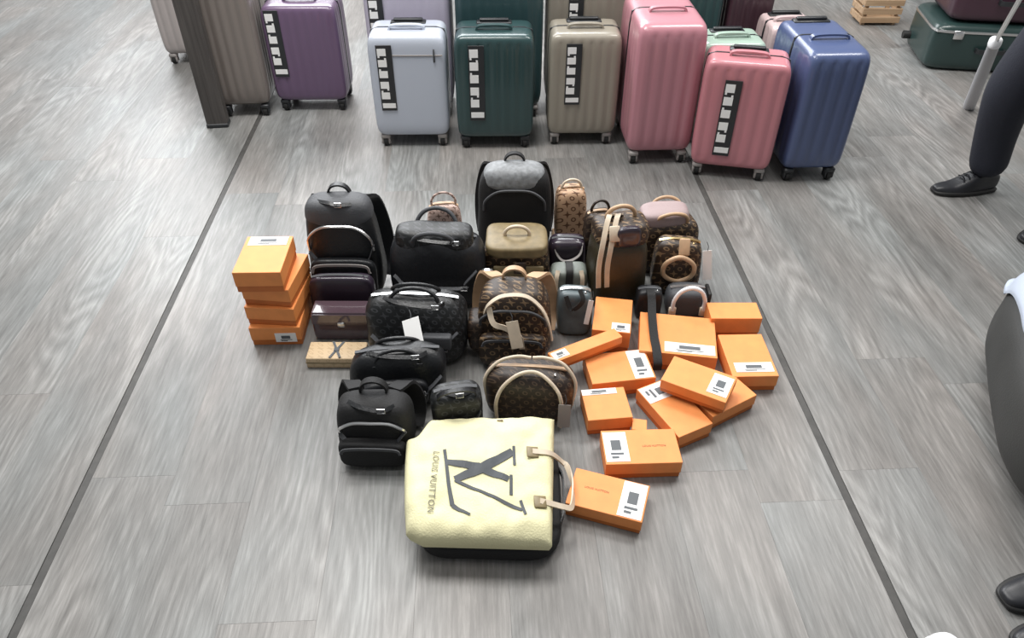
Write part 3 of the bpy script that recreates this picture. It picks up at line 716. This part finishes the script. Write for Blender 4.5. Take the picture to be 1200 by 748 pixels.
b = new(); ribbon(b, [(.0, -.01, .112), (.0, -.035, .112), (.0, -.060, .098), (-.004, -.11, .082), (-.010, -.20, .0785), (-.010, -.250, .076), (-.010, -.296, .060), (-.010, -.302, .035)], .026, .004, side=(1, 0, 0)); obj('strap', b, M['blackmatt'], t)

# ================================================================== RIGHT BACKGROUND
def flatcase(label, x, y, z, yaw, w, d, h, col):
    mat = plain('shell_' + label.split(' suitcase')[0].replace(' ', '_'), col, .32, coat=.2)
    t = thing('suitcase', label, 'suitcase', (x, y, z), (0, 0, R(yaw)), 'dark suitcases lying stacked at top right')
    obj('shell', sbox(new(), w, d, h, e=9, n=20, bulge=.01), mat, t)
    b = new(); sbox(b, w + .008, d + .008, .016, e=12, n=8); obj('rim', b, M['silver'], t, (0, 0, h * .82))
    for s_ in (-1, 1):
        b = new(); rbox(b, .05, .012, .045, (s_ * w * .3, -d / 2 - .006, h * .8), .003); obj('latch', b, M['silver'], t)
    b = new(); ribbon(b, [(-.07, -d / 2, h * .5), (-.055, -d / 2 - .03, h * .5), (.055, -d / 2 - .03, h * .5), (.07, -d / 2, h * .5)], .022, .01, side=(0, 0, 1)); obj('handle', b, M['darkplastic'], t)
    for sx_ in (-1, 1):
        b = new(); cyl(b, (w / 2 * sx_, d * .3, h * .3), (sx_ * (w / 2 + .04), d * .3, h * .3), .022); obj('wheel', b, M['rubber'], t)
flatcase('dark green suitcase lying flat at top right beneath a maroon one', 2.745, 4.03, 0, -11, .60, .42, .245, (.020, .042, .040))
flatcase('dark maroon suitcase lying flat on the dark green one at top right', 2.785, 4.04, .25, -11, .56, .40, .22, (.050, .022, .034))
t = thing('wooden_crate', 'small pale wooden crate on the floor at the top right', 'crate', (2.47, 4.66, 0), (0, 0, R(-3)))
for zc in (.035, .085, .135):
    for sy_ in (-1, 1):
        b = new(); rbox(b, .24, .012, .036, (0, sy_ * .085, zc), .002); obj('slat', b, M['crate'], t, smooth=False)
    for sx_ in (-1, 1):
        b = new(); rbox(b, .012, .158, .036, (sx_ * .114, 0, zc), .002); obj('slat', b, M['crate'], t, smooth=False)
b = new(); rbox(b, .22, .15, .01, (0, 0, .022), .002); obj('bottom_board', b, M['crate'], t, smooth=False)
for sx_ in (-1, 1):
    for sy_ in (-1, 1):
        b = new(); rbox(b, .022, .022, .155, (sx_ * .094, sy_ * .066, .0775), .002); obj('corner_post', b, M['crate'], t, smooth=False)

# ---- person standing at the right edge, facing left
def skin(name, verts, edges, radii, mat, parent, root=0, sub=2):
    me = bpy.data.meshes.new(name); me.from_pydata([tuple(v) for v in verts], edges, [])
    o = bpy.data.objects.new(name, me); COL.objects.link(o)
    o.modifiers.new('skin', 'SKIN'); sd = o.modifiers.new('sub', 'SUBSURF'); sd.levels = sub; sd.render_levels = sub
    for i, r in enumerate(radii):
        sv = me.skin_vertices[0].data[i]; sv.radius = r if isinstance(r, tuple) else (r, r); sv.use_root = (i == root)
    bpy.context.view_layer.update()
    m2 = bpy.data.meshes.new_from_object(o.evaluated_get(bpy.context.evaluated_depsgraph_get()))
    bpy.data.objects.remove(o)
    m2.name = name; m2.materials.clear(); m2.materials.append(mat)
    for p_ in m2.polygons: p_.use_smooth = True
    q = bpy.data.objects.new(name, m2); COL.objects.link(q); q.parent = parent
    return q
PX, PY = 2.10, 2.44
pr = thing('person', 'person in navy trousers and black shoes standing at the right edge', 'person', (PX, PY, 0))
f1, f2 = Vector((-.065, .185, 0)), Vector((.06, -.15, 0))        # ankles of far and near leg
# body: head, neck, trunk, arms, hands, legs as one skinned figure
V, E_, RAD = [], [], []
def add(p_, r, prev=None):
    V.append(Vector(p_)); RAD.append(r)
    if prev is not None: E_.append((prev, len(V) - 1))
    return len(V) - 1
pel = add((-.04, .01, .90), (.12, .15)); wst = add((-.05, .01, 1.06), (.10, .13), pel); ch = add((-.06, .01, 1.27), (.11, .15), wst)
nk = add((-.08, .01, 1.44), .052, ch); hd0 = add((-.11, .01, 1.54), (.078, .07), nk); hd1 = add((-.12, .01, 1.64), (.085, .075), hd0)
for s_, f in ((1, f1), (-1, f2)):
    hp = add((-.05, .01 + s_ * .09, .84), .088, pel); kn = add((f.x - .075, .01 + s_ * .12, .47), .062, hp)
    add((f.x + .02, f.y, .09), .042, kn)
    sh_ = add((-.05, .01 + s_ * .17, 1.37), .055, ch); el = add((-.02, .01 + s_ * .25, 1.10), .042, sh_); wr = add((-.15, .01 + s_ * .22, .90), .028, el)
    pm_ = add((-.19, .01 + s_ * .215, .855), .03, wr)
    for k in range(4):
        a = (k - 1.5) * .018
        q1 = add((-.225, .01 + s_ * .21 + a, .815 + .004 * k), .0095, pm_); q2 = add((-.235, .01 + s_ * .21 + a, .785), .0085, q1); add((-.225, .01 + s_ * .21 + a, .762 + .003 * k), .007, q2)
    q1 = add((-.185, .01 + s_ * .18, .835), .0105, pm_); add((-.21, .01 + s_ * .17, .805), .008, q1)
body = skin('body', V, E_, RAD, M['skin'], pr)
# trousers
V, E_, RAD = [], [], []
c0 = add((-.04, .01, .93), (.13, .16)); add((-.045, .01, 1.02), (.12, .15), c0)
for s_, f in ((1, f1), (-1, f2)):
    h0 = add((-.05, .01 + s_ * .085, .82), (.105, .10), c0); k0 = add((f.x - .065, .01 + s_ * .135, .47), .094, h0); k1 = add((f.x - .012, f.y, .25), .079, k0); add((f.x + .022, f.y, .070), .072, k1)
skin('trousers', V, E_, RAD, M['navy'], pr)
V, E_, RAD = [], [], []
c0 = add((-.04, .01, .95), (.135, .165)); c1 = add((-.05, .01, 1.15), (.125, .155), c0); c2 = add((-.06, .01, 1.34), (.12, .16), c1); add((-.075, .01, 1.43), .07, c2)
for s_ in (1, -1):
    a0 = add((-.05, .01 + s_ * .18, 1.37), .072, c2); a1 = add((-.02, .01 + s_ * .255, 1.10), .06, a0); add((-.13, .01 + s_ * .225, .925), .045, a1)
skin('jacket', V, E_, RAD, M['coat'], pr)
b = new(); sbox(b, .195, .185, .17, e=2.4, n=10, c=(-.09, .01, 1.575)); obj('hair', b, M['hair'], pr)
b = new(); sbox(b, .03, .022, .045, e=2.5, n=6, c=(-.202, .01, 1.585)); obj('nose', b, M['skin'], pr)
for s_ in (-1, 1):
    b = new(); sbox(b, .012, .026, .012, e=2.2, n=6, c=(-.194, .01 + s_ * .033, 1.625)); obj('eye', b, M['hair'], pr)
b = new(); sbox(b, .010, .045, .010, e=2.4, n=6, c=(-.188, .01, 1.545)); obj('mouth', b, plain('lip_tone', (.4, .15, .13), .5), pr)
def shoe_mesh(L=.27, w=.095, h=.085):
    def fn(p_):
        t = p_.x / L + .5                 # 0 toe .. 1 heel
        hs = .45 + .60 * min(1, max(0, (t - .25) / .35)) ** 1.3 if t < .9 else 1.05
        ww = (.80 + .22 * math.sin(PI * min(1, t * 1.25))) * (1 - .15 * max(0, t - .55))
        return Vector((p_.x, p_.y * ww, p_.z * hs))
    return sbox(new(), L, w, h, e=3.4, n=14, fn=fn, ty=-.25)
def shoe(parent, loc, rz, up='shoe', sole='rubber', name='shoe', L=.27, w=.095):
    o = obj(name, shoe_mesh(L, w), M[up], parent, loc, (0, 0, rz))
    b = new(); sbox(b, L * 1.01, w + .003, .020, e=4, n=10, fn=lambda p_: Vector((p_.x, p_.y * (.80 + .24 * math.sin(PI * min(1, (p_.x / L + .5) * 1.2))), p_.z)))
    obj('sole', b, M[sole], o)
    b = new()
    for k in range(4):
        x0 = -.03 + k * .02; ribbon(b, [(x0, -.022, .063 + k * .006), (x0 + .003, 0, .069 + k * .006), (x0, .022, .063 + k * .006)], .006, .003, side=(1, 0, 0), n=3)
    obj('laces', b, M[up], o)
    return o
shoe(pr, (f1.x - .045, f1.y, 0), R(4)); shoe(pr, (f2.x - .02, f2.y, 0), R(22))

# ---- slim grey pole with white joint behind the leg
t = thing('folding_pole', 'slim grey pole with a white joint leaning behind the navy-trousered leg', 'pole', (2.42, 3.40, 0))
j = atY(1166, 50, 2.95) - Vector(t.location); tp = atY(1198, -6, 2.78) - Vector(t.location)
b = new(); cyl(b, (0, 0, .012), j, .028, 12, .022); obj('sleeve', b, plain('pale_grey_tube', (.36, .36, .38), .45), t)
b = new(); cyl(b, j, tp + (tp - j) * 1.2, .009, 10); obj('shaft', b, M['silver'], t)
b = new(); sbox(b, .045, .045, .05, e=3, n=6, c=j - Vector((0, 0, .025))); obj('joint', b, M['white'], t)
b = new(); cyl(b, (0, 0, 0), (0, 0, .03), .024, 12, .021); obj('foot_cap', b, M['rubber'], t)

# ---- long charcoal duffel at the right edge
DL = Vector((1.580, 1.330, 0)); DR = (0, 0, R(66))
t = thing('duffel_bag', 'long charcoal duffel bag lying on the floor at the right edge', 'bag', DL, DR)
obj('body', sbox(new(), .86, .40, .32, e=3.0, n=22, nz=.006, seed=5), M['seat'], t)
b = new(); ribbon(b, [(-.36, -.03, .290), (-.25, -.03, .322), (0, -.03, .329), (.25, -.03, .322), (.36, -.03, .290)], .022, .006, side=(0, 1, 0)); obj('zipper', b, M['rubber'], t)
for s_ in (-1, 1):
    b = new(); ribbon(b, [(-.30, s_ * .17, .20), (-.29, s_ * .11, .29), (-.25, s_ * .05 - .03, .335), (-.14, s_ * .05 - .03, .350), (-.10, s_ * .12, .315), (-.09, s_ * .18, .20)], .035, .006, side=(1, 0, 0)); obj('handle', b, M['darkplastic'], t)
def lap(p_):                                                       # the cloth sags over the round top of the bag
    x, y = p_.x + .165, p_.y + .080
    k = max(0.02, 1 - abs(x / .435) ** 3 - abs(y / .205) ** 3) ** (1 / 3)
    return Vector((x, y, p_.z + .163 + .165 * k))
o = obj('folded_cloth', sbox(new(), .45, .20, .026, e=5, n=18, nz=.003, fn=lap), M['palepad'], None, DL, DR)
tag(o, 'pale blue-grey folded cloth lying on the charcoal duffel bag', 'cloth')

# ---- a pair of black shoes at the lower right corner
for (px, py, rz, lb) in ((1170, 692, 8, 'black shoe at the lower right corner, farther of the pair'), (1188, 750, 4, 'black shoe at the lower right corner, nearer of the pair')):
    q = at(px, py, .02); o = shoe(None, (q.x + .135, q.y, 0), R(rz), 'shoe', 'rubber', 'shoe', .27)
    tag(o, lb, 'shoe', 'black shoes at the lower right')

# ---- sneaker toe at the bottom edge
b_ = at(1113, 748, .03)
o = shoe(None, (b_.x, b_.y - .128, 0), R(-84), 'white', 'white', 'sneaker', .29, .125)
tag(o, 'white sneaker, only its toe in the frame at the bottom edge', 'shoe')
